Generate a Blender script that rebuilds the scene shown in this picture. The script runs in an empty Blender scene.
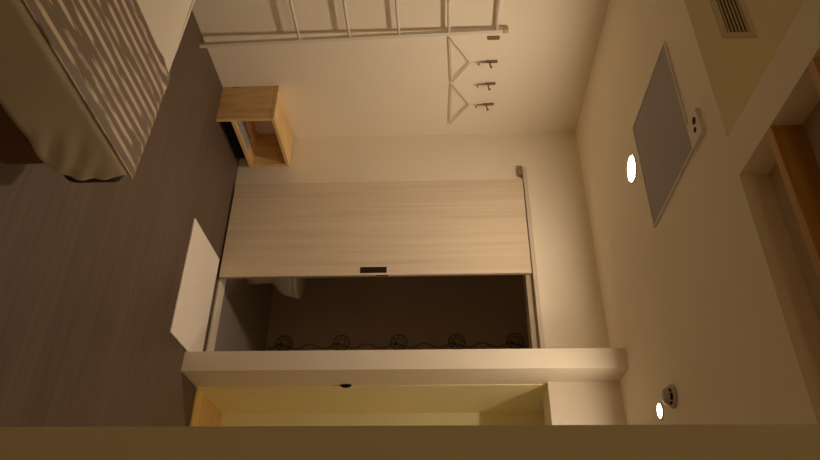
import bpy, bmesh, math, random
from mathutils import Vector, Matrix, noise
random.seed(7)
S = bpy.context.scene
C = S.collection
PI = math.pi

# ------------------------------------------------------------------ helpers
def obj(name, bm, mat, parent=None, smooth=False):
    me = bpy.data.meshes.new(name)
    bmesh.ops.recalc_face_normals(bm, faces=bm.faces[:])
    bm.to_mesh(me); bm.free()
    if isinstance(mat, (list, tuple)):
        for m in mat: me.materials.append(m)
    else:
        me.materials.append(mat)
    if smooth:
        for p in me.polygons: p.use_smooth = True
    o = bpy.data.objects.new(name, me); C.objects.link(o)
    if parent is not None:
        o.parent = parent
        o.location = -parent.location
        if parent.parent is not None: o.location -= parent.parent.location
    return o

def thing(name, label, cat, loc=(0, 0, 0), group=None):
    o = bpy.data.objects.new(name, None); C.objects.link(o)
    o.empty_display_size = 0.1
    o.location = loc
    return tag(o, label, cat, group)

def tag(o, label, cat, group=None):
    o['label'] = label; o['category'] = cat
    if group: o['group'] = group
    return o

def struct(o, label=None):
    o['kind'] = 'structure'
    if label: o['label'] = label
    return o

def add_box(bm, x0, x1, y0, y1, z0, z1, bev=0.0, seg=2):
    vs = [bm.verts.new((x, y, z)) for x in (x0, x1) for y in (y0, y1) for z in (z0, z1)]
    fs = [(0, 1, 3, 2), (4, 6, 7, 5), (0, 4, 5, 1), (2, 3, 7, 6), (0, 2, 6, 4), (1, 5, 7, 3)]
    fl = [bm.faces.new([vs[i] for i in f]) for f in fs]
    if bev > 0:
        es = list({e for f in fl for e in f.edges})
        bmesh.ops.bevel(bm, geom=es, offset=bev, segments=seg, affect='EDGES', profile=0.5)

def bx(*a, **k):
    bm = bmesh.new(); add_box(bm, *a, **k); return bm

def add_tube(bm, pts, r, n=10, closed=False, caps=True):
    pts = [Vector(p) for p in pts]
    N = len(pts); rings = []
    prev = None
    for i, p in enumerate(pts):
        if closed:
            t = (pts[(i + 1) % N] - pts[i - 1]).normalized()
        else:
            t = (pts[min(i + 1, N - 1)] - pts[max(i - 1, 0)]).normalized()
        if prev is None:
            a = Vector((0, 0, 1)) if abs(t.z) < 0.9 else Vector((1, 0, 0))
            u = t.cross(a).normalized()
        else:
            u = (prev - t * prev.dot(t)).normalized()
        prev = u
        w = t.cross(u)
        rr = r[i] if isinstance(r, (list, tuple)) else r
        rings.append([bm.verts.new(p + (u * math.cos(2 * PI * k / n) + w * math.sin(2 * PI * k / n)) * rr) for k in range(n)])
    M = N if closed else N - 1
    for i in range(M):
        a, b = rings[i], rings[(i + 1) % N]
        for k in range(n):
            bm.faces.new((a[k], a[(k + 1) % n], b[(k + 1) % n], b[k]))
    if caps and not closed:
        bm.faces.new(rings[0]); bm.faces.new(rings[-1][::-1])

def tube(pts, r, **k):
    bm = bmesh.new(); add_tube(bm, pts, r, **k); return bm

def add_lathe(bm, prof, cx, cy, n=40):
    """prof: list of (radius, z); closed with caps where radius is 0."""
    rings = []
    for r, z in prof:
        if r < 1e-6: rings.append([bm.verts.new((cx, cy, z))])
        else: rings.append([bm.verts.new((cx + r * math.cos(2 * PI * k / n), cy + r * math.sin(2 * PI * k / n), z)) for k in range(n)])
    for a, b in zip(rings[:-1], rings[1:]):
        for k in range(n):
            k2 = (k + 1) % n
            if len(a) == 1 and len(b) == 1: continue
            if len(a) == 1: bm.faces.new((a[0], b[k2], b[k]))
            elif len(b) == 1: bm.faces.new((a[k], a[k2], b[0]))
            else: bm.faces.new((a[k], a[k2], b[k2], b[k]))

def lathe(prof, cx, cy, n=40):
    bm = bmesh.new(); add_lathe(bm, prof, cx, cy, n); return bm

# ------------------------------------------------------------------ materials
def new_mat(name):
    m = bpy.data.materials.new(name); m.use_nodes = True
    nt = m.node_tree
    return m, nt, nt.nodes['Principled BSDF']

def plain(name, col, rough=0.6, metal=0.0, var=0.04, scale=6.0, bump=0.0, bscale=200.0, spec=0.5):
    m, nt, b = new_mat(name)
    tc = nt.nodes.new('ShaderNodeTexCoord')
    nz = nt.nodes.new('ShaderNodeTexNoise'); nz.inputs['Scale'].default_value = scale
    nz.inputs['Detail'].default_value = 4
    nt.links.new(tc.outputs['Object'], nz.inputs['Vector'])
    rp = nt.nodes.new('ShaderNodeValToRGB')
    rp.color_ramp.elements[0].position = 0.3; rp.color_ramp.elements[1].position = 0.7
    rp.color_ramp.elements[0].color = tuple(c * (1 - var) for c in col) + (1,)
    rp.color_ramp.elements[1].color = tuple(min(1, c * (1 + var)) for c in col) + (1,)
    nt.links.new(nz.outputs['Fac'], rp.inputs['Fac'])
    nt.links.new(rp.outputs['Color'], b.inputs['Base Color'])
    b.inputs['Roughness'].default_value = rough
    b.inputs['Metallic'].default_value = metal
    b.inputs['Specular IOR Level'].default_value = spec
    if bump > 0:
        n2 = nt.nodes.new('ShaderNodeTexNoise'); n2.inputs['Scale'].default_value = bscale
        nt.links.new(tc.outputs['Object'], n2.inputs['Vector'])
        bp = nt.nodes.new('ShaderNodeBump'); bp.inputs['Strength'].default_value = bump
        bp.inputs['Distance'].default_value = 0.002
        nt.links.new(n2.outputs['Fac'], bp.inputs['Height'])
        nt.links.new(bp.outputs['Normal'], b.inputs['Normal'])
    return m

def wood(name, dark, light, axis='z', cross=40.0, along=1.2, rough=0.45, contrast=(0.3, 0.7), knots=False):
    """streaky wood grain running along one axis."""
    m, nt, b = new_mat(name)
    tc = nt.nodes.new('ShaderNodeTexCoord')
    mp = nt.nodes.new('ShaderNodeMapping')
    sc = {'x': (along, cross, cross), 'y': (cross, along, cross), 'z': (cross, cross, along)}[axis]
    mp.inputs['Scale'].default_value = sc
    nt.links.new(tc.outputs['Object'], mp.inputs['Vector'])
    nz = nt.nodes.new('ShaderNodeTexNoise'); nz.inputs['Scale'].default_value = 1.0
    nz.inputs['Detail'].default_value = 6; nz.inputs['Roughness'].default_value = 0.65
    nz.inputs['Distortion'].default_value = 0.4
    nt.links.new(mp.outputs['Vector'], nz.inputs['Vector'])
    rp = nt.nodes.new('ShaderNodeValToRGB')
    rp.color_ramp.elements[0].position, rp.color_ramp.elements[1].position = contrast
    rp.color_ramp.elements[0].color = dark + (1,); rp.color_ramp.elements[1].color = light + (1,)
    nt.links.new(nz.outputs['Fac'], rp.inputs['Fac'])
    out = rp.outputs['Color']
    if knots:
        vo = nt.nodes.new('ShaderNodeTexVoronoi'); vo.inputs['Scale'].default_value = 1.0
        m2 = nt.nodes.new('ShaderNodeMapping')
        m2.inputs['Scale'].default_value = {'x': (4, 9, 9), 'y': (9, 4, 9), 'z': (9, 9, 4)}[axis]
        nt.links.new(tc.outputs['Object'], m2.inputs['Vector']); nt.links.new(m2.outputs['Vector'], vo.inputs['Vector'])
        r2 = nt.nodes.new('ShaderNodeValToRGB')
        r2.color_ramp.elements[0].position = 0.06; r2.color_ramp.elements[1].position = 0.16
        r2.color_ramp.elements[0].color = (0.45, 0.35, 0.28, 1); r2.color_ramp.elements[1].color = (1, 1, 1, 1)
        nt.links.new(vo.outputs['Distance'], r2.inputs['Fac'])
        mx = nt.nodes.new('ShaderNodeMixRGB'); mx.blend_type = 'MULTIPLY'; mx.inputs['Fac'].default_value = 1
        nt.links.new(out, mx.inputs['Color1']); nt.links.new(r2.outputs['Color'], mx.inputs['Color2'])
        out = mx.outputs['Color']
    nt.links.new(out, b.inputs['Base Color'])
    b.inputs['Roughness'].default_value = rough
    bp = nt.nodes.new('ShaderNodeBump'); bp.inputs['Strength'].default_value = 0.15; bp.inputs['Distance'].default_value = 0.001
    nt.links.new(nz.outputs['Fac'], bp.inputs['Height']); nt.links.new(bp.outputs['Normal'], b.inputs['Normal'])
    return m

def floor_mat():
    """grey-brown vinyl planks, boards and grain running along x."""
    m, nt, b = new_mat('floor_vinyl')
    tc = nt.nodes.new('ShaderNodeTexCoord')
    br = nt.nodes.new('ShaderNodeTexBrick')
    br.inputs['Scale'].default_value = 1.0
    br.inputs['Brick Width'].default_value = 1.2; br.inputs['Row Height'].default_value = 0.15
    br.inputs['Mortar Size'].default_value = 0.0012; br.inputs['Mortar Smooth'].default_value = 0.3
    br.inputs['Color1'].default_value = (0.114, 0.081, 0.061, 1)
    br.inputs['Color2'].default_value = (0.130, 0.093, 0.071, 1)
    br.inputs['Mortar'].default_value = (0.085, 0.062, 0.048, 1)
    nt.links.new(tc.outputs['Object'], br.inputs['Vector'])
    mp = nt.nodes.new('ShaderNodeMapping'); mp.inputs['Scale'].default_value = (2.0, 38.0, 1)
    nt.links.new(tc.outputs['Object'], mp.inputs['Vector'])
    nz = nt.nodes.new('ShaderNodeTexNoise'); nz.inputs['Scale'].default_value = 1; nz.inputs['Detail'].default_value = 6
    nt.links.new(mp.outputs['Vector'], nz.inputs['Vector'])
    rp = nt.nodes.new('ShaderNodeValToRGB')
    rp.color_ramp.elements[0].position = 0.3; rp.color_ramp.elements[1].position = 0.75
    rp.color_ramp.elements[0].color = (0.82, 0.81, 0.80, 1); rp.color_ramp.elements[1].color = (1.15, 1.13, 1.12, 1)
    nt.links.new(nz.outputs['Fac'], rp.inputs['Fac'])
    mx = nt.nodes.new('ShaderNodeMixRGB'); mx.blend_type = 'MULTIPLY'; mx.inputs['Fac'].default_value = 1
    nt.links.new(br.outputs['Color'], mx.inputs['Color1']); nt.links.new(rp.outputs['Color'], mx.inputs['Color2'])
    nt.links.new(mx.outputs['Color'], b.inputs['Base Color'])
    b.inputs['Roughness'].default_value = 0.5
    b.inputs['Specular IOR Level'].default_value = 0.35
    bp = nt.nodes.new('ShaderNodeBump'); bp.inputs['Strength'].default_value = 0.15; bp.inputs['Distance'].default_value = 0.001
    nt.links.new(nz.outputs['Fac'], bp.inputs['Height']); nt.links.new(bp.outputs['Normal'], b.inputs['Normal'])
    return m

def runner_mat():
    """satin striped brocade: stripes along y, broken sheen highlights painted into the pale stripes."""
    m, nt, b = new_mat('striped_satin')
    tc = nt.nodes.new('ShaderNodeTexCoord')
    sp = nt.nodes.new('ShaderNodeSeparateXYZ'); nt.links.new(tc.outputs['Object'], sp.inputs['Vector'])
    mu = nt.nodes.new('ShaderNodeMath'); mu.operation = 'MULTIPLY'; mu.inputs[1].default_value = 2 * PI / 0.046
    nt.links.new(sp.outputs['X'], mu.inputs[0])
    sn = nt.nodes.new('ShaderNodeMath'); sn.operation = 'SINE'; nt.links.new(mu.outputs[0], sn.inputs[0])
    st = nt.nodes.new('ShaderNodeMapRange'); st.inputs['From Min'].default_value = 0.0; st.inputs['From Max'].default_value = 0.5
    nt.links.new(sn.outputs[0], st.inputs['Value'])
    mp = nt.nodes.new('ShaderNodeMapping'); mp.inputs['Scale'].default_value = (22, 7, 8)
    nt.links.new(tc.outputs['Object'], mp.inputs['Vector'])
    nz = nt.nodes.new('ShaderNodeTexNoise'); nz.inputs['Scale'].default_value = 1.0; nz.inputs['Detail'].default_value = 2
    nt.links.new(mp.outputs['Vector'], nz.inputs['Vector'])
    nr = nt.nodes.new('ShaderNodeMapRange'); nr.inputs['From Min'].default_value = 0.36; nr.inputs['From Max'].default_value = 0.50
    nt.links.new(nz.outputs['Fac'], nr.inputs['Value'])
    pr = nt.nodes.new('ShaderNodeMath'); pr.operation = 'MULTIPLY'
    nt.links.new(st.outputs['Result'], pr.inputs[0]); nt.links.new(nr.outputs['Result'], pr.inputs[1])
    rp = nt.nodes.new('ShaderNodeValToRGB')
    rp.color_ramp.elements[0].color = (0.165, 0.112, 0.068, 1)
    rp.color_ramp.elements[1].color = (0.66, 0.54, 0.42, 1)  # pale stripe with its satin highlights put into the colour
    nt.links.new(pr.outputs[0], rp.inputs['Fac']); nt.links.new(rp.outputs['Color'], b.inputs['Base Color'])
    ro = nt.nodes.new('ShaderNodeMapRange'); ro.inputs['To Min'].default_value = 0.55; ro.inputs['To Max'].default_value = 0.34
    nt.links.new(pr.outputs[0], ro.inputs['Value']); nt.links.new(ro.outputs['Result'], b.inputs['Roughness'])
    b.inputs['Sheen Weight'].default_value = 0.15
    n3 = nt.nodes.new('ShaderNodeTexNoise'); n3.inputs['Scale'].default_value = 320
    nt.links.new(tc.outputs['Object'], n3.inputs['Vector'])
    bp = nt.nodes.new('ShaderNodeBump'); bp.inputs['Strength'].default_value = 0.2; bp.inputs['Distance'].default_value = 0.001
    nt.links.new(n3.outputs['Fac'], bp.inputs['Height']); nt.links.new(bp.outputs['Normal'], b.inputs['Normal'])
    return m

def sheet_mat():
    """white cotton with a fine woven stripe (fine lines across y)."""
    m, nt, b = new_mat('sheet_cotton')
    tc = nt.nodes.new('ShaderNodeTexCoord')
    sp = nt.nodes.new('ShaderNodeSeparateXYZ'); nt.links.new(tc.outputs['Object'], sp.inputs['Vector'])
    mu = nt.nodes.new('ShaderNodeMath'); mu.operation = 'MULTIPLY'; mu.inputs[1].default_value = 2 * PI / 0.014
    nt.links.new(sp.outputs['Y'], mu.inputs[0])
    sn = nt.nodes.new('ShaderNodeMath'); sn.operation = 'SINE'; nt.links.new(mu.outputs[0], sn.inputs[0])
    rp = nt.nodes.new('ShaderNodeValToRGB')
    rp.color_ramp.elements[0].color = (0.74, 0.69, 0.60, 1); rp.color_ramp.elements[1].color = (0.785, 0.73, 0.635, 1)
    nt.links.new(sn.outputs[0], rp.inputs['Fac']); nt.links.new(rp.outputs['Color'], b.inputs['Base Color'])
    b.inputs['Roughness'].default_value = 0.75
    return m

def grille_mat():
    """grey return-air panel with a fine perforation."""
    m, nt, b = new_mat('grey_grille')
    tc = nt.nodes.new('ShaderNodeTexCoord')
    ck = nt.nodes.new('ShaderNodeTexVoronoi'); ck.inputs['Scale'].default_value = 160
    ck.inputs['Randomness'].default_value = 0.0
    nt.links.new(tc.outputs['Object'], ck.inputs['Vector'])
    rp = nt.nodes.new('ShaderNodeValToRGB')
    rp.color_ramp.elements[0].position = 0.25; rp.color_ramp.elements[1].position = 0.4
    rp.color_ramp.elements[0].color = (0.25, 0.235, 0.24, 1); rp.color_ramp.elements[1].color = (0.40, 0.375, 0.38, 1)
    nt.links.new(ck.outputs['Distance'], rp.inputs['Fac']); nt.links.new(rp.outputs['Color'], b.inputs['Base Color'])
    b.inputs['Roughness'].default_value = 0.6
    return m

def tile_mat(name, c1, c2, grout, w, hgt, rough=0.4):
    m, nt, b = new_mat(name)
    tc = nt.nodes.new('ShaderNodeTexCoord')
    # box-like coordinates: (x + y, z) so the joints run on every wall
    sp = nt.nodes.new('ShaderNodeSeparateXYZ'); nt.links.new(tc.outputs['Object'], sp.inputs['Vector'])
    ad = nt.nodes.new('ShaderNodeMath'); nt.links.new(sp.outputs['X'], ad.inputs[0]); nt.links.new(sp.outputs['Y'], ad.inputs[1])
    cb = nt.nodes.new('ShaderNodeCombineXYZ'); nt.links.new(ad.outputs[0], cb.inputs['X']); nt.links.new(sp.outputs['Z'], cb.inputs['Y'])
    br = nt.nodes.new('ShaderNodeTexBrick'); br.offset = 0.0
    br.inputs['Scale'].default_value = 1; br.inputs['Brick Width'].default_value = w; br.inputs['Row Height'].default_value = hgt
    br.inputs['Mortar Size'].default_value = 0.003
    br.inputs['Color1'].default_value = c1 + (1,); br.inputs['Color2'].default_value = c2 + (1,); br.inputs['Mortar'].default_value = grout + (1,)
    nt.links.new(cb.outputs['Vector'], br.inputs['Vector'])
    nt.links.new(br.outputs['Color'], b.inputs['Base Color'])
    b.inputs['Roughness'].default_value = rough
    return m

def emit(name, col, strength):
    m, nt, b = new_mat(name)
    b.inputs['Base Color'].default_value = (1, 1, 1, 1)
    b.inputs['Emission Color'].default_value = col + (1,)
    b.inputs['Emission Strength'].default_value = strength
    return m

M = {}
M['wall'] = plain('wall_paint', (0.87, 0.80, 0.68), 0.85, var=0.015, scale=2.0, bump=0.05, bscale=260)
M['ceil'] = plain('ceiling_paint', (0.93, 0.855, 0.69), 0.9, var=0.015, scale=2.0)
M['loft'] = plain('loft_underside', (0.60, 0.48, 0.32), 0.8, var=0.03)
M['detector'] = plain('detector_beige', (0.50, 0.44, 0.35), 0.6)
M['closet'] = plain('closet_laminate', (0.93, 0.87, 0.56), 0.6, var=0.03, scale=3)
M['floor'] = floor_mat()
M['door_wood'] = wood('door_laminate', (0.62, 0.50, 0.37), (0.88, 0.78, 0.62), 'z', 26, 0.8, 0.5, (0.12, 0.88))
M['track'] = plain('track_beige', (0.62, 0.54, 0.43), 0.5)
M['track_dark'] = plain('track_clip', (0.30, 0.22, 0.14), 0.5)
M['jamb'] = plain('jamb_brown', (0.42, 0.33, 0.23), 0.5)
M['dark_metal'] = plain('dark_bronze', (0.035, 0.022, 0.015), 0.4, 0.6)
M['black'] = plain('black_plastic', (0.010, 0.008, 0.007), 0.6, spec=0.1)
M['pine_y'] = wood('pine_y', (0.60, 0.39, 0.165), (0.90, 0.65, 0.32), 'y', 22, 2.0, 0.5, (0.3, 0.7), True)
M['pine_z'] = wood('pine_z', (0.60, 0.39, 0.165), (0.90, 0.65, 0.32), 'z', 22, 2.0, 0.5, (0.3, 0.7), True)
M['oak_floor'] = wood('honey_wood', (0.56, 0.36, 0.10), (0.80, 0.57, 0.22), 'x', 20, 2.0, 0.4)
M['joist'] = wood('red_brown_timber', (0.40, 0.20, 0.045), (0.60, 0.32, 0.085), 'x', 30, 1.5, 0.5)
M['white_metal'] = plain('white_metal', (0.72, 0.68, 0.60), 0.4)
M['brass'] = plain('pale_brass', (0.55, 0.47, 0.20), 0.4, 0.3)
M['hook_metal'] = plain('brushed_dark_metal', (0.26, 0.19, 0.12), 0.4, 0.6)
M['hanger'] = plain('white_plastic', (0.66, 0.60, 0.50), 0.45)
M['mat'] = plain('white_towelling', (0.86, 0.80, 0.74), 0.95, var=0.03, scale=60, bump=0.4, bscale=350)
M['sheet'] = sheet_mat()
M['runner'] = runner_mat()
M['mattress'] = plain('shade_dark_mattress', (0.030, 0.024, 0.018), 0.8)  # dark colour stands in for shade at the bed's far foot corner
M['bed_base'] = plain('dark_brown_base', (0.17, 0.095, 0.04), 0.7)
M['grille'] = grille_mat()
M['white_plastic'] = plain('ceiling_white_plastic', (0.72, 0.69, 0.63), 0.5)
M['vent_frame'] = plain('vent_paint', (0.72, 0.66, 0.54), 0.6)
M['vent_dark'] = plain('vent_cavity', (0.05, 0.04, 0.03), 0.8)
M['vent_slat'] = plain('vent_slat_paint', (0.62, 0.54, 0.42), 0.6)
M['bath_wall'] = tile_mat('bath_tile', (0.50, 0.40, 0.32), (0.51, 0.41, 0.33), (0.46, 0.37, 0.29), 0.4, 0.3, 0.55)
M['bath_floor'] = plain('bath_floor_grey', (0.32, 0.28, 0.24), 0.6, var=0.05, scale=12)
M['sill'] = plain('threshold_beige', (0.86, 0.79, 0.68), 0.5)
M['ornament'] = plain('dark_ornament', (0.13, 0.10, 0.075), 0.5)
M['ornament_mid'] = plain('taupe_ornament', (0.16, 0.12, 0.09), 0.5)
M['porcelain'] = plain('porcelain', (0.80, 0.77, 0.72), 0.15, var=0.01)
M['paper'] = plain('grey_paper', (0.36, 0.34, 0.35), 0.6, var=0.15, scale=30)
LAMP = (1.0, 0.785, 0.565)
M['lens'] = emit('downlight_lens', LAMP, 372)
M['fill_globe'] = emit('added_fill_glow', (1.0, 0.76, 0.33), 12)  # glow of the added fill lamp, no known fixture
M['lens2'] = emit('closet_downlight_lens', LAMP, 760)

# ------------------------------------------------------------------ setting
XL, YD, ZC = -3.245, 3.858, 2.492      # left wall, door wall, dropped ceiling
XR, YF, ZM = 1.6, -1.6, 3.10           # right wall, wall behind, main ceiling
YS = 1.879                             # step edge of the dropped ceiling
PX0, PX1, PY = -1.42, -1.305, 3.55     # partition
YB = 5.214                             # bathroom back wall

struct(obj('floor', bx(XL - .1, XR + .1, YF - .1, 3.90, -0.08, 0), M['floor']), 'grey-brown wood-grain plank floor of the room')
struct(obj('wall_left', bx(XL - .12, XL, YF - .1, YB + .1, -0.08, ZM + .1), M['wall']), 'cream left wall with ladder and hooks')
struct(obj('wall_right', bx(XR, XR + .12, YF - .1, YB + .1, -0.08, ZM + .1), M['wall']))
struct(obj('wall_front', bx(XL, XR, YF - .12, YF, -0.08, ZM + .1), M['wall']))
OX0, OX1, OZ = -2.77, PX0, 2.045        # opening of the bathroom
bm = bmesh.new()
add_box(bm, XL, OX0, YD, YD + .12, 0, ZC)
add_box(bm, OX0, OX1, YD, YD + .12, OZ, ZC)
struct(obj('wall_back', bm, M['wall']), 'cream back wall around the sliding door')
struct(obj('wall_partition', bx(PX0, PX1, PY, YB + .1, 0, ZC), M['wall']), 'cream stub wall right of the bathroom opening')
# closet niche
CX1 = -0.30
bm = bmesh.new()
add_box(bm, PX1, CX1, 3.775, 4.03, 2.083, ZC)
add_box(bm, CX1, XR, 3.775, 4.03, 0, ZC)
struct(obj('wall_closet', bm, M['wall']), 'cream wall and header over the closet niche')
bm = bmesh.new()
add_box(bm, PX1, PX1 + .006, 3.812, 4.35, 0.0, 2.083)
add_box(bm, PX1, CX1 + .02, 4.35, 4.37, 0.0, 2.45)
add_box(bm, CX1, CX1 + .02, 4.03, 4.35, 0.0, 2.45)
struct(obj('wall_niche', bm, M['closet']), 'pale yellow lining of the closet niche')
struct(obj('floor.001', bx(PX1, XR, 3.90, 4.40, -0.08, -0.001), M['oak_floor']))
struct(obj('trim_1', bx(PX1 + .006, CX1, 3.815, 4.35, 0.0005, 0.010, bev=.002), M['oak_floor']), 'honey coloured wooden floor of the closet niche')
struct(obj('wall_foreground', bx(-0.3355, XR, 1.20, 1.35, 0, 2.589), M['wall']), 'near plain wall end along the right side of the room')
# ceilings
struct(obj('ceiling', bx(XL, XR, YS, YB + .1, ZC, ZM + .1), M['ceil']), 'dropped cream ceiling with downlights')
struct(obj('ceiling.001', bx(XL, -1.536, YF, YS, ZM, ZM + .1), M['ceil']))
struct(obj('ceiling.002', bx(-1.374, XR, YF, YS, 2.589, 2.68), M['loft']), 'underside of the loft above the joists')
struct(obj('trim_2', bx(-1.536, -1.374, YF, YS, ZC, ZM + .1), M['ceil']), 'cream boxed beam along the loft edge')
# bathroom shell
struct(obj('floor.002', bx(XL, PX0, 3.90, YB, -0.08, 0.0), M['bath_floor']), 'grey bathroom floor')
bm = bmesh.new()
add_box(bm, XL, PX0, YB, YB + .1, 0, ZC)
add_box(bm, XL, XL + .02, YD + .12, YB, 0, ZC)
add_box(bm, PX0 - .02, PX0, YD + .12, YB, 0, ZC)
struct(obj('wall_bathroom', bm, M['bath_wall']), 'dark tiled bathroom walls')
# ornamental border up the bathroom back wall: rings with eyes and a scrolling stem
bx0 = -2.15
bm = bmesh.new()
for k in range(5):
    zc = 0.155 + 0.4825 * k
    add_tube(bm, [(bx0 + .068 * math.cos(a), YB - .003, zc + .068 * math.sin(a)) for a in [2 * PI * i / 28 for i in range(28)]], 0.005, n=6, closed=True)
    add_tube(bm, [(bx0 + .034 * math.cos(a), YB - .003, zc + .034 * math.sin(a)) for a in [2 * PI * i / 20 for i in range(20)]], 0.003, n=6, closed=True)
    add_tube(bm, [(bx0 + .012, YB - .004, zc - .038), (bx0 + .012, YB - .0045, zc - .012)], 0.015, n=8)
    # leaves of the rosette
    for q in range(8):
        a = q * PI / 4
        add_tube(bm, [(bx0 + .042 * math.cos(a), YB - .003, zc + .042 * math.sin(a)), (bx0 + .05 * math.cos(a + .25), YB - .003, zc + .05 * math.sin(a + .25)), (bx0 + .062 * math.cos(a), YB - .003, zc + .062 * math.sin(a))], [.003, .006, .002], n=6)
for side in (0.03, 0.085):
    pts = [(bx0 + side + .018 * math.sin(z * 2 * PI / 0.24 + side * 40), YB - .003, z) for z in [0.02 + i * 0.012 for i in range(182)]]
    add_tube(bm, pts, 0.0045, n=6)
for k in range(18):
    zc = 0.06 + 0.12 * k
    s = 1 if k % 2 else -1
    add_tube(bm, [(bx0 + .06 + s * .0 + .022 * math.cos(a) , YB - .003, zc + .022 * math.sin(a)) for a in [i * 0.35 for i in range(15)]], [0.004 - .0002 * i for i in range(15)], n=6)
orn = obj('trim_3', bm, M['ornament'])
struct(orn, 'dark scrolled border of round flowers up the bathroom wall')

# threshold, jamb liner and the door's track
struct(obj('trim_4', bx(OX0, OX1, YD + .008, YD + .12, 0.0, 0.014, bev=.003), M['sill']), 'beige threshold strip of the bathroom opening')
bm = bmesh.new()
add_box(bm, OX0, OX1, YD + .004, YD + .12, OZ - .020, OZ)
add_box(bm, OX0, OX1, YD - .004, YD, OZ - .020, 2.067)
add_box(bm, OX0, OX0 + .016, YD + .004, YD + .12, 0.014, OZ - .020)
struct(obj('trim_5', bm, M['jamb']), 'brown lining of the bathroom opening')
tr = thing('door_track', 'beige sliding track above the wooden door and bathroom opening', 'track', (-2.18, YD, 2.04))
bm = bmesh.new()
add_box(bm, -2.905, PX0, 3.820, YD, 2.068, 2.096, bev=.003)
obj('rail', bm, M['track'], tr)
obj('end_clip', bx(-2.922, -2.84, 3.828, YD, 2.036, 2.068, bev=.002), M['track_dark'], tr)

# ------------------------------------------------------------------ sliding door
DZ0, DZ1, DY0, DY1 = 0.014, 2.062, 3.826, 3.852
door = struct(obj('door_1', bx(-2.801, -2.050, DY0, DY1, DZ0, DZ1, bev=.002), M['door_wood']), 'pale wood-grain sliding door standing half open')
bm = bmesh.new()
add_box(bm, -2.107, -2.064, DY0 - .0015, DY0 + .004, 0.948, 1.122, bev=.001)
dp = obj('door_pull', bm, M['dark_metal'], door); dp['label'] = 'dark recessed rectangular pull'
bm = bmesh.new()
for a, b_ in ((-2.107, -2.103), (-2.068, -2.064)): add_box(bm, a, b_, DY0 - .003, DY0 - .001, 0.948, 1.122)
for a, b_ in ((.948, .952), (1.118, 1.122)): add_box(bm, -2.103, -2.068, DY0 - .003, DY0 - .001, a, b_)
obj('pull_rim', bm, M['dark_metal'], dp)
obj('edge_latch', bx(-2.050, -2.0475, 3.829, 3.841, 1.050, 1.132), M['dark_metal'], door)['label'] = 'dark latch plate on the door edge'
# edge banding of the leaf
obj('edge_band', bx(-2.0500, -2.0485, DY0 + .002, DY1 - .002, DZ0 + .002, 1.045), M['jamb'], door)

# ------------------------------------------------------------------ bath mat
bm = bmesh.new()
bmesh.ops.create_grid(bm, x_segments=40, y_segments=30, size=0.5)
for v in bm.verts:
    x = -2.165 + (v.co.x + .5) * 0.735; y = 3.288 + (v.co.y + .5) * 0.508
    v.co = Vector((x, y, 0.009 + 0.0015 * noise.noise(Vector((x * 9, y * 9, 0)))))
bmesh.ops.solidify(bm, geom=bm.faces[:], thickness=0.007)
zm = min(v.co.z for v in bm.verts)
for v in bm.verts: v.co.z += 0.0008 - zm
tag(obj('bath_mat', bm, M['mat'], smooth=False), 'white rectangular bath mat on the floor before the sliding door', 'mat')

# ------------------------------------------------------------------ bed
BROT = math.radians(-2.6)
def far(x): return (-1.36 - x) * 0.06
bed = thing('bed', 'low bed with white sheet and dark base against the left wall', 'bed', (-1.36, 1.82, 0))
obj('bed_base', bx(-3.10, -1.368, 0.50, 1.738, 0, 0.139, bev=.006), M['bed_base'], bed)['label'] = 'dark brown box base'
bm = bmesh.new(); add_box(bm, -3.12, -1.378, 0.43, 1.878, 0.140, 0.352, bev=.04, seg=6)
for v in bm.verts:
    if v.co.y > 1.2: v.co.y += far(v.co.x)
obj('mattress', bm, M['mattress'], bed, True)['label'] = 'mattress coloured dark for the shade at the corner'

def interp(tab, z):
    for (a, va), (b_, vb) in zip(tab[:-1], tab[1:]):
        if (a >= z >= b_): return va + (vb - va) * (a - z) / (a - b_)
    return tab[-1][1]
# sheet: top and foot flap swept along y, then the two side flaps
DZB = -0.015
bm = bmesh.new()
xs = [(-3.12 + i * (1.732 / 36), .405) for i in range(37)]
xs += [(-1.388 + .020 * math.sin(a), .385 + .020 * math.cos(a)) for a in [PI / 2 * i / 8 for i in range(1, 9)]]
xs += [(-1.368 + .006 * i / 12, .385 - i * .0183) for i in range(1, 13)]
edge = [(.406, 1.828), (.402, 1.812), (.396, 1.800), (.38, 1.802), (.324, 1.812), (.26, 1.808), (.218, 1.796), (.19, 1.768), (.16, 1.735)]
NY = 60
rows = []
for (x, z) in xs:
    ym = 1.828 + far(x) if z > .4049 else interp(edge, z)
    row = []
    for j in range(NY + 1):
        t = j / NY; t = 1 - (1 - t) ** 1.4
        y = .42 + (ym - .42) * t
        w = noise.noise(Vector((x * 4, y * 5, z * 5))) * .004
        dz = dx = 0
        if z >= .4049: dz = w - (.006 * max(0, (y - 1.74) / .088) ** 2) - (.012 * max(0, (.5 - y) / .08) ** 2)
        else:
            k = (.405 - z) / .24
            dx = w * 1.5 + .004 * k * max(0, (y - 1.55) / .29) ** 2
            # corner gather: diagonal creases near the far foot corner
            c = max(0, (y - 1.5) / .34)
            dx += .014 * c * k * (math.sin((y * 0.75 + z * 1.15) * 62) + .5 * math.sin((y * .5 + z * 1.6) * 41))
        row.append(bm.verts.new((x + dx, y, z + dz)))
    rows.append(row)
for a, b_ in zip(rows[:-1], rows[1:]):
    for j in range(NY): bm.faces.new((a[j], a[j + 1], b_[j + 1], b_[j]))
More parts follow.
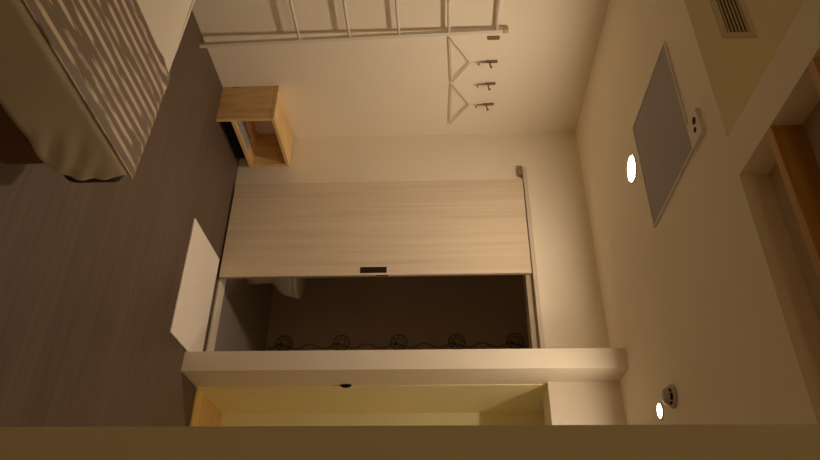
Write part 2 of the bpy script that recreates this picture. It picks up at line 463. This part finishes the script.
for sgn, y0 in ((1, 1.828), (-1, .42)):
    prev = None
    ring = []
    prof = [(0, .393), (.052, .368), (.059, .352)] + [(.060, .335 - .019 * i) for i in range(8)] if sgn > 0 else [(0, .393)] + [(.012 * math.sin(a), .381 + .012 * math.cos(a)) for a in [PI / 2 * i / 4 for i in range(1, 5)]] + [(.012, .381 - .021 * i) for i in range(1, 10)]
    for (d, z) in prof:
        ring.append([bm.verts.new((x, y0 + (far(x) if sgn > 0 else 0) + sgn * (d + .004 * noise.noise(Vector((x * 6, z * 4, 2)))), z)) for x in [-3.12 + i * (1.66 / 50) for i in range(51)]])
    for a, b_ in zip(ring[:-1], ring[1:]):
        for j in range(50): bm.faces.new((a[j], a[j + 1], b_[j + 1], b_[j]))
for v in bm.verts: v.co.z += DZB
sh = obj('sheet', bm, M['sheet'], bed, True); sh['label'] = 'white finely striped sheet'
bed.rotation_euler = (0, 0, BROT)
md = sh.modifiers.new('thick', 'SOLIDIFY'); md.thickness = 0.005; md.offset = 1

# runner across the foot
bm = bmesh.new()
prof = [(.418, .4125), (.43, .4135)]
NYR = 70
prof += [(.43 + (1.800 - .43) * i / NYR, .4145) for i in range(1, NYR + 1)]
prof += [(1.812, .4135), (1.822, .413), (1.828, .412)]
NX = 44
rows = []
for (y, z) in prof:
    row = []
    for i in range(NX + 1):
        t = i / NX
        x = -1.915 + (-1.372 + 1.915) * t
        zz = z; yy = y; xx = x
        top = z > .4133
        w = noise.noise(Vector((x * 5, y * 3, 1))) * .004 + .004
        if top:
            zz += w
            # the fold ridge near the far left corner
            u = (x + 1.87) * 0.62 + (y - 1.78) * 0.78
            v_ = -(x + 1.87) * 0.78 + (y - 1.78) * 0.62
            zz += .012 * math.exp(-(v_ / .012) ** 2) * math.exp(-(u / .09) ** 2)
        else:
            yy += (1 if y > 1 else -1) * (w + .006 * math.sin(x * 38) * min(1, (.413 - z) / .3))
        if t > .96:
            zz = min(zz, .4145) - .0015 * ((t - .96) / .04) ** 2
        yy += far(xx) * max(0, min(1, (y - 1.0) / .8))
        row.append(bm.verts.new((xx, yy, zz)))
    rows.append(row)
for a, b_ in zip(rows[:-1], rows[1:]):
    for j in range(NX): bm.faces.new((a[j], a[j + 1], b_[j + 1], b_[j]))
for v in bm.verts: v.co.z += DZB
ru = obj('bed_runner', bm, M['runner'], None, True)
md = ru.modifiers.new('thick', 'SOLIDIFY'); md.thickness = 0.004; md.offset = 1
ru.matrix_world = Matrix.Translation((-1.36, 1.82, 0)) @ Matrix.Rotation(BROT, 4, 'Z') @ Matrix.Translation((1.36, -1.82, 0))
tag(ru, 'shiny brown striped runner laid across the foot of the bed', 'bed runner')

# ------------------------------------------------------------------ ladder
ld = thing('ladder', 'white metal ladder leaning against the left wall beyond the bed', 'ladder', (-3.2, 2.65, 0))
for off, cap in ((0, True), (-.40, False)):
    bm = bmesh.new()
    n = 24; r_ = []
    for i in range(n + 1):
        t = i / n
        x = -3.155 - .060 * t; y = 2.845 + off; z = 0.001 + 1.878 * t
        r_.append([bm.verts.new((x + a * .012, y + b_ * .012, z)) for a, b_ in ((-1, -1), (1, -1), (1, 1), (-1, 1))])
    for a, b_ in zip(r_[:-1], r_[1:]):
        for k in range(4): bm.faces.new((a[k], a[(k + 1) % 4], b_[(k + 1) % 4], b_[k]))
    bm.faces.new(r_[0]); bm.faces.new(r_[-1])
    rail = obj('rail', bm, M['white_metal'], ld)
    obj('rail_cap', bx(-3.230, -3.200, 2.830 + off, 2.860 + off, 1.880, 1.915, bev=.004), M['brass'], ld)['label'] = 'pale brass end cap'
for z in (.625, .935, 1.240, 1.547, 1.842):
    t = z / 1.879; xr = -3.155 - .060 * t
    rg = obj('rung', tube([(xr, 2.457, z), (xr, 2.833, z)], .0095, n=14), M['white_metal'], ld, True)
    obj('rung_screw', tube([(xr, 2.855, z), (xr, 2.860, z)], .006, n=8), M['dark_metal'], rg)

# ------------------------------------------------------------------ wall hooks and hangers
def hook(name_label, y, prong, z0=1.755):
    t = thing('coat_hook', name_label, 'hook', (XL, y, 1.82), 'metal hooks in a row on the left wall')
    if not prong:
        obj('back_plate', bx(XL - .003, XL + .012, y - .012, y + .012, 1.792, 1.868, bev=.003), M['hook_metal'], t)
        return t
    obj('back_plate', bx(XL - .003, XL + .010, y - .0095, y + .0095, 1.795, 1.868, bev=.003), M['hook_metal'], t)
    pts = [(XL + .007, y, 1.800), (XL + .009, y - .001, 1.780), (XL + .010, y - .001, 1.760), (XL + .015, y, 1.745), (XL + .024, y + .002, 1.740), (XL + .029, y + .002, 1.748)]
    obj('lower_prong', tube(pts, [.006, .006, .0055, .005, .005, .006], n=10), M['hook_metal'], t, True)
    pr = obj('upper_prong', tube([(XL + .008, y, 1.822), (XL + .030, y, 1.816), (XL + .052, y, 1.822)], .005, n=10), M['hook_metal'], t, True)
    bm = bmesh.new(); bmesh.ops.create_uvsphere(bm, u_segments=14, v_segments=10, radius=.009, matrix=Matrix.Translation((XL + .055, y, 1.823)))
    obj('knob', bm, M['hook_metal'], pr, True)
    return t
hook('bare dark metal plate beside the ladder, first of the wall hook row', 2.927, False)
hook('dark metal hook above the white hanger nearest the ladder', 3.128, True)
hook('dark metal hook without a hanger, between the two hooks holding hangers', 3.33, True)
hook('dark metal hook nearest the corner, above the farther white hanger', 3.533, True)

def hanger(label, ya, za, yb, zb, yp, zp, yh, hz=1.752):
    t = thing('clothes_hanger', label, 'hanger', (XL + .022, yp, zp), 'white hangers on the left wall')
    x = XL + .018
    def rc(p, q, n=6): return [tuple(p[i] + (q[i] - p[i]) * k / n for i in range(3)) for k in range(n)]
    A, B, P = (x, ya, za), (x, yb, zb), (x, yp, zp)
    bm = bmesh.new()
    # rounded corners
    def corner(p, q, r, d=.018):
        p, q, r = Vector(p), Vector(q), Vector(r)
        a = q + (p - q).normalized() * d; c = q + (r - q).normalized() * d
        return [tuple(a * (1 - s) ** 2 + q * 2 * s * (1 - s) + c * s * s) for s in [k / 5 for k in range(6)]]
    loop = corner(P, A, B) + corner(A, B, P) + corner(B, P, A, .012)
    add_tube(bm, loop, .0044, n=10, closed=True)
    obj('frame', bm, M['hanger'], t, True)
    # hook: up from the apex and over the prong
    hx = x + .004
    c = Vector((hx, yh + .004, hz))
    pts = [(x, yp, zp + .004), (x + .002, yp, zp + .02), (x + .003, (yp + yh) / 2, zp + .045)]
    R_ = .016
    for k in range(9):
        a = -PI / 2 - .2 + k * (PI * 1.25) / 8
        pts.append((hx, yh - R_ * math.cos(a + PI / 2) * 1.0 + .003, hz - .002 + R_ * math.sin(a + PI / 2)))
    obj('hook', tube(pts, .0012, n=8), M['hanger'], t, True)
hanger('white triangular clothes hanger nearest the ladder', 2.903, 1.554, 3.300, 1.572, 3.118, 1.688, 3.128)
hanger('white triangular clothes hanger nearest the corner', 3.312, 1.572, 3.718, 1.560, 3.515, 1.694, 3.533)

# ------------------------------------------------------------------ wooden box
bxn = thing('wooden_box_stand', 'open-fronted pale pine box on the floor by the left wall corner', 'box', (-3.09, 3.56, 0))
Y0, Y1, X0, X1 = 3.302, 3.822, XL + .002, -2.950
obj('side_panel', bx(X0, X1, Y0, Y0 + .022, 0, .368, bev=.002), M['pine_z'], bxn)
obj('side_panel', bx(X0, X1, Y1 - .022, Y1, .095, .368, bev=.002), M['pine_z'], bxn)
obj('top_panel', bx(X0, X1 + .002, Y0 - .002, Y1 + .002, .368, .392, bev=.003), M['pine_y'], bxn)
obj('void_shade_block', bx(X0, X1 - .06, Y0 + .03, Y1 - .03, 0, .095), M['black'], bxn)['label'] = 'black block standing in for the shaded void under the shelf'  # added black block, paints the shade of the empty space below the shelf
obj('bottom_shelf', bx(X0, X1 - .001, Y0 + .022, Y1 - .022, .095, .122, bev=.002), M['pine_y'], bxn)
bm = bmesh.new()
add_box(bm, X1 - .14, X1 - .022, Y0 + .05, Y0 + .36, .1221, .127, bev=.001)
add_box(bm, X1 - .135, X1 - .030, Y0 + .06, Y0 + .35, .127, .131, bev=.001)
tag(obj('folded_paper', bm, M['paper']), 'thin grey papers lying inside the open pine box', 'papers')

# ------------------------------------------------------------------ toilet
to = thing('toilet', 'white toilet glimpsed through the dark bathroom opening', 'toilet', (-2.6, 4.5, 0))
ty = 4.50
def bowl_ring(bm, cx, rx, ry, z, n=36):
    return [bm.verts.new((cx + rx * math.cos(2 * PI * k / n), ty + ry * math.sin(2 * PI * k / n), z)) for k in range(n)]
bm = bmesh.new()
secs = [(-2.60, .255, .13, 0.0), (-2.60, .25, .125, .06), (-2.60, .245, .12, .12), (-2.59, .235, .125, .175), (-2.575, .25, .14, .21), (-2.55, .275, .16, .25), (-2.535, .285, .172, .29), (-2.53, .291, .180, .34), (-2.53, .294, .183, .366), (-2.53, .27, .155, .368), (-2.53, .25, .14, .33), (-2.55, .16, .10, .26)]
rg = [bowl_ring(bm, *s) for s in secs]
for a, b_ in zip(rg[:-1], rg[1:]):
    for k in range(36): bm.faces.new((a[k], a[(k + 1) % 36], b_[(k + 1) % 36], b_[k]))
bm.faces.new(rg[0]); bm.faces.new(rg[-1])
obj('bowl', bm, M['porcelain'], to, True)
bm = bmesh.new()
o_ = bowl_ring(bm, -2.53, .302, .187, .369); i_ = bowl_ring(bm, -2.53, .302, .187, .394); j_ = bowl_ring(bm, -2.53, .285, .170, .402)
for a, b_ in ((o_, i_), (i_, j_)):
    for k in range(36): bm.faces.new((a[k], a[(k + 1) % 36], b_[(k + 1) % 36], b_[k]))
bm.faces.new(o_); bm.faces.new(j_)
obj('lid', bm, M['porcelain'], to, True)
obj('tank', bx(-3.10, -2.85, ty - .20, ty + .20, .36, .80, bev=.02, seg=3), M['porcelain'], to)
obj('tank_lid', bx(-3.11, -2.84, ty - .21, ty + .21, .80, .83, bev=.008), M['porcelain'], to)
obj('pedestal', bx(-3.10, -2.62, ty - .10, ty + .10, 0, .36, bev=.02, seg=3), M['porcelain'], to)

# ------------------------------------------------------------------ ceiling fittings
def downlight(label, x, y, r, lens):
    t = thing('downlight', label, 'downlight', (x, y, ZC), 'round downlights in the dropped ceiling')
    obj('trim_ring', lathe([(r, ZC), (r, ZC - .004), (r + .004, ZC - .007), (r + .012, ZC - .006), (r + .014, ZC), (r, ZC)], x, y), M['white_plastic'], t, True)
    obj('lens', lathe([(0, ZC - .0035), (r, ZC - .0035), (r, ZC - .0005), (0, ZC - .0005)], x, y), lens, t)
downlight('lit round downlight beside the grey ceiling grille', -2.147, 2.862, .066, M['lens'])
downlight('lit round downlight beside the smoke detector near the closet', -0.945, 3.150, .030, M['lens2'])

sd = thing('smoke_detector', 'round white smoke detector on the ceiling near the closet downlight', 'smoke detector', (-.948, 2.945, ZC))
cx, cy = -.948, 2.945
obj('base', lathe([(0, ZC), (.052, ZC), (.052, ZC - .010), (.050, ZC - .013), (0, ZC - .013)], cx, cy), M['detector'], sd, True)
obj('slot_ring', lathe([(0, ZC - .013), (.034, ZC - .013), (.034, ZC - .026), (0, ZC - .026)], cx, cy), M['black'], sd, True)['label'] = 'dark slotted ring'
obj('dome', lathe([(0, ZC - .026), (.038, ZC - .026), (.037, ZC - .033), (.030, ZC - .042), (.015, ZC - .046), (0, ZC - .047)], cx, cy), M['detector'], sd, True)
for k in range(6):
    a = k * PI / 3 + .3
    obj('rib', bx(-.002, .002, -.003, .003, ZC - .026, ZC - .013), M['detector'], sd).location += Vector((cx + .0355 * math.cos(a), cy + .0355 * math.sin(a), 0))

gr = thing('ceiling_grille', 'square grey grille panel in a white frame on the dropped ceiling', 'grille', (-2.01, 2.43, ZC))
gx0, gx1, gy0, gy1 = -2.296, -1.702, 2.138, 2.712
bm = bmesh.new()
w = .010
for a in ((gx0 - w, gx1 + w, gy0 - w, gy0), (gx0 - w, gx1 + w, gy1, gy1 + w), (gx0 - w, gx0, gy0, gy1), (gx1, gx1 + w, gy0, gy1)):
    add_box(bm, *a, ZC - .009, ZC, bev=.002)
obj('frame', bm, M['white_plastic'], gr)
obj('panel', bx(gx0, gx1, gy0, gy1, ZC - .005, ZC), M['grille'], gr)['label'] = 'flat grey mesh'

sp = thing('ceiling_sensor', 'small white ceiling plate with two dark holes beside the grey grille', 'sensor', (-1.742, 2.07, ZC))
obj('plate', bx(-1.806, -1.684, 2.014, 2.122, ZC - .014, ZC + .004, bev=.003), M['white_plastic'], sp)
for yy, xx, r in ((2.050, -1.768, .016), (2.062, -1.732, .012)):
    obj('hole', lathe([(0, ZC - .0155), (r, ZC - .0155), (r, ZC - .012), (0, ZC - .012)], xx, yy, 20), M['black'], sp)['label'] = 'dark round opening'

vt = thing('air_vent', 'long white louvred air vent on the bulkhead above the bed', 'vent', (-2.5, YS, 2.66))
vx0, vx1, vz0, vz1 = -2.95, -2.041, 2.592, 2.727
bm = bmesh.new()
w = .024
add_box(bm, vx0, vx1, YS - .010, YS, vz0, vz0 + w, bev=.003); add_box(bm, vx0, vx1, YS - .010, YS, vz1 - w, vz1, bev=.003)
add_box(bm, vx0, vx0 + w, YS - .010, YS, vz0 + w, vz1 - w, bev=.003); add_box(bm, vx1 - w, vx1, YS - .010, YS, vz0 + w, vz1 - w, bev=.003)
obj('frame', bm, M['vent_frame'], vt)
obj('cavity', bx(vx0 + w, vx1 - w, YS - .002, YS - .0005, vz0 + w, vz1 - w), M['vent_dark'], vt)['label'] = 'dark opening behind the louvres'
ns = 6
for k in range(ns):
    z = vz0 + w + (vz1 - vz0 - 2 * w) * (k + .5) / ns
    bm = bmesh.new()
    vs = [(YS - .010, z - .0045), (YS - .010, z + .0025), (YS - .003, z + .0055), (YS - .003, z - .0015)]
    a = [bm.verts.new((vx0 + w, y, q)) for y, q in vs]; b_ = [bm.verts.new((vx1 - w, y, q)) for y, q in vs]
    for i in range(4): bm.faces.new((a[i], a[(i + 1) % 4], b_[(i + 1) % 4], b_[i]))
    bm.faces.new(a); bm.faces.new(b_)
    obj('slat', bm, M['vent_slat'], vt)

pl = thing('added_fill_lamp', 'unseen fill lamp added behind the viewer, shaped as a glowing round pendant', 'lamp', (-1.0, -1.2, 2.0))  # added out of view to brighten the near wall and bulkhead
obj('cord', tube([(-1.0, -1.2, 2.10), (-1.0, -1.2, ZM)], .004, n=8), M['black'], pl)
obj('canopy', lathe([(0, ZM), (.05, ZM), (.05, ZM - .02), (.01, ZM - .03), (0, ZM - .03)], -1.0, -1.2), M['white_plastic'], pl, True)
bm = bmesh.new(); bmesh.ops.create_uvsphere(bm, u_segments=24, v_segments=16, radius=.11, matrix=Matrix.Translation((-1.0, -1.2, 2.0)))
obj('fill_globe', bm, M['fill_globe'], pl, True)

for lab, y in (('red-brown timber joist under the loft, nearest the dropped ceiling', 1.622), ('red-brown timber joist under the loft, second from the dropped ceiling', 1.345)):
    tag(obj('ceiling_joist', bx(-1.374, XR, y, y + .034, ZC, 2.589, bev=.003), M['joist']), lab, 'joist', 'timber joists under the loft')

# magnetic catch on the partition by the closet
ca = thing('magnetic_catch', 'small black oval catch on the wall edge by the closet', 'catch', (PX1, 3.80, .904))
obj('back_plate', bx(PX1 - .001, PX1 + .003, 3.778, 3.818, .864, .942, bev=.001), M['white_plastic'], ca)
bm = bmesh.new()
bmesh.ops.create_uvsphere(bm, u_segments=20, v_segments=12, radius=1)
for v in bm.verts: v.co = Vector((PX1 + .004 + .016 * v.co.x, 3.797 + .017 * v.co.y, .904 + .034 * v.co.z))
obj('button', bm, M['black'], ca, True)

# ------------------------------------------------------------------ camera
FPX = 666.25
yaw, pitch, roll = 0.5584191, -0.0416363, -0.0159872
f = Vector((-math.sin(yaw) * math.cos(pitch), math.cos(yaw) * math.cos(pitch), math.sin(pitch)))
r0 = Vector((math.cos(yaw), math.sin(yaw), 0)); u0 = r0.cross(f)
r = math.cos(roll) * r0 + math.sin(roll) * u0
u = -math.sin(roll) * r0 + math.cos(roll) * u0
cd = bpy.data.cameras.new('camera'); cam = bpy.data.objects.new('camera', cd); C.objects.link(cam)
cd.sensor_fit = 'HORIZONTAL'; cd.sensor_width = 36; cd.lens = FPX / 820 * 36
cd.clip_start = .05
X, Y, Z = u, -r, -f                     # the photographer turned the camera on its side
cam.matrix_world = Matrix(((X.x, Y.x, Z.x, 0), (X.y, Y.y, Z.y, 0), (X.z, Y.z, Z.z, 1.46), (0, 0, 0, 1)))
S.camera = cam

# ------------------------------------------------------------------ light and view
w = bpy.data.worlds.new('world'); S.world = w; w.use_nodes = True
w.node_tree.nodes['Background'].inputs['Color'].default_value = (0.02, 0.014, 0.008, 1)
w.node_tree.nodes['Background'].inputs['Strength'].default_value = 0.3
S.cycles.max_bounces = 14; S.cycles.diffuse_bounces = 10
vs = S.view_settings
vs.view_transform = 'Standard'; vs.look = 'None'; vs.gamma = 1; vs.exposure = 0.0; vs.use_curve_mapping = False
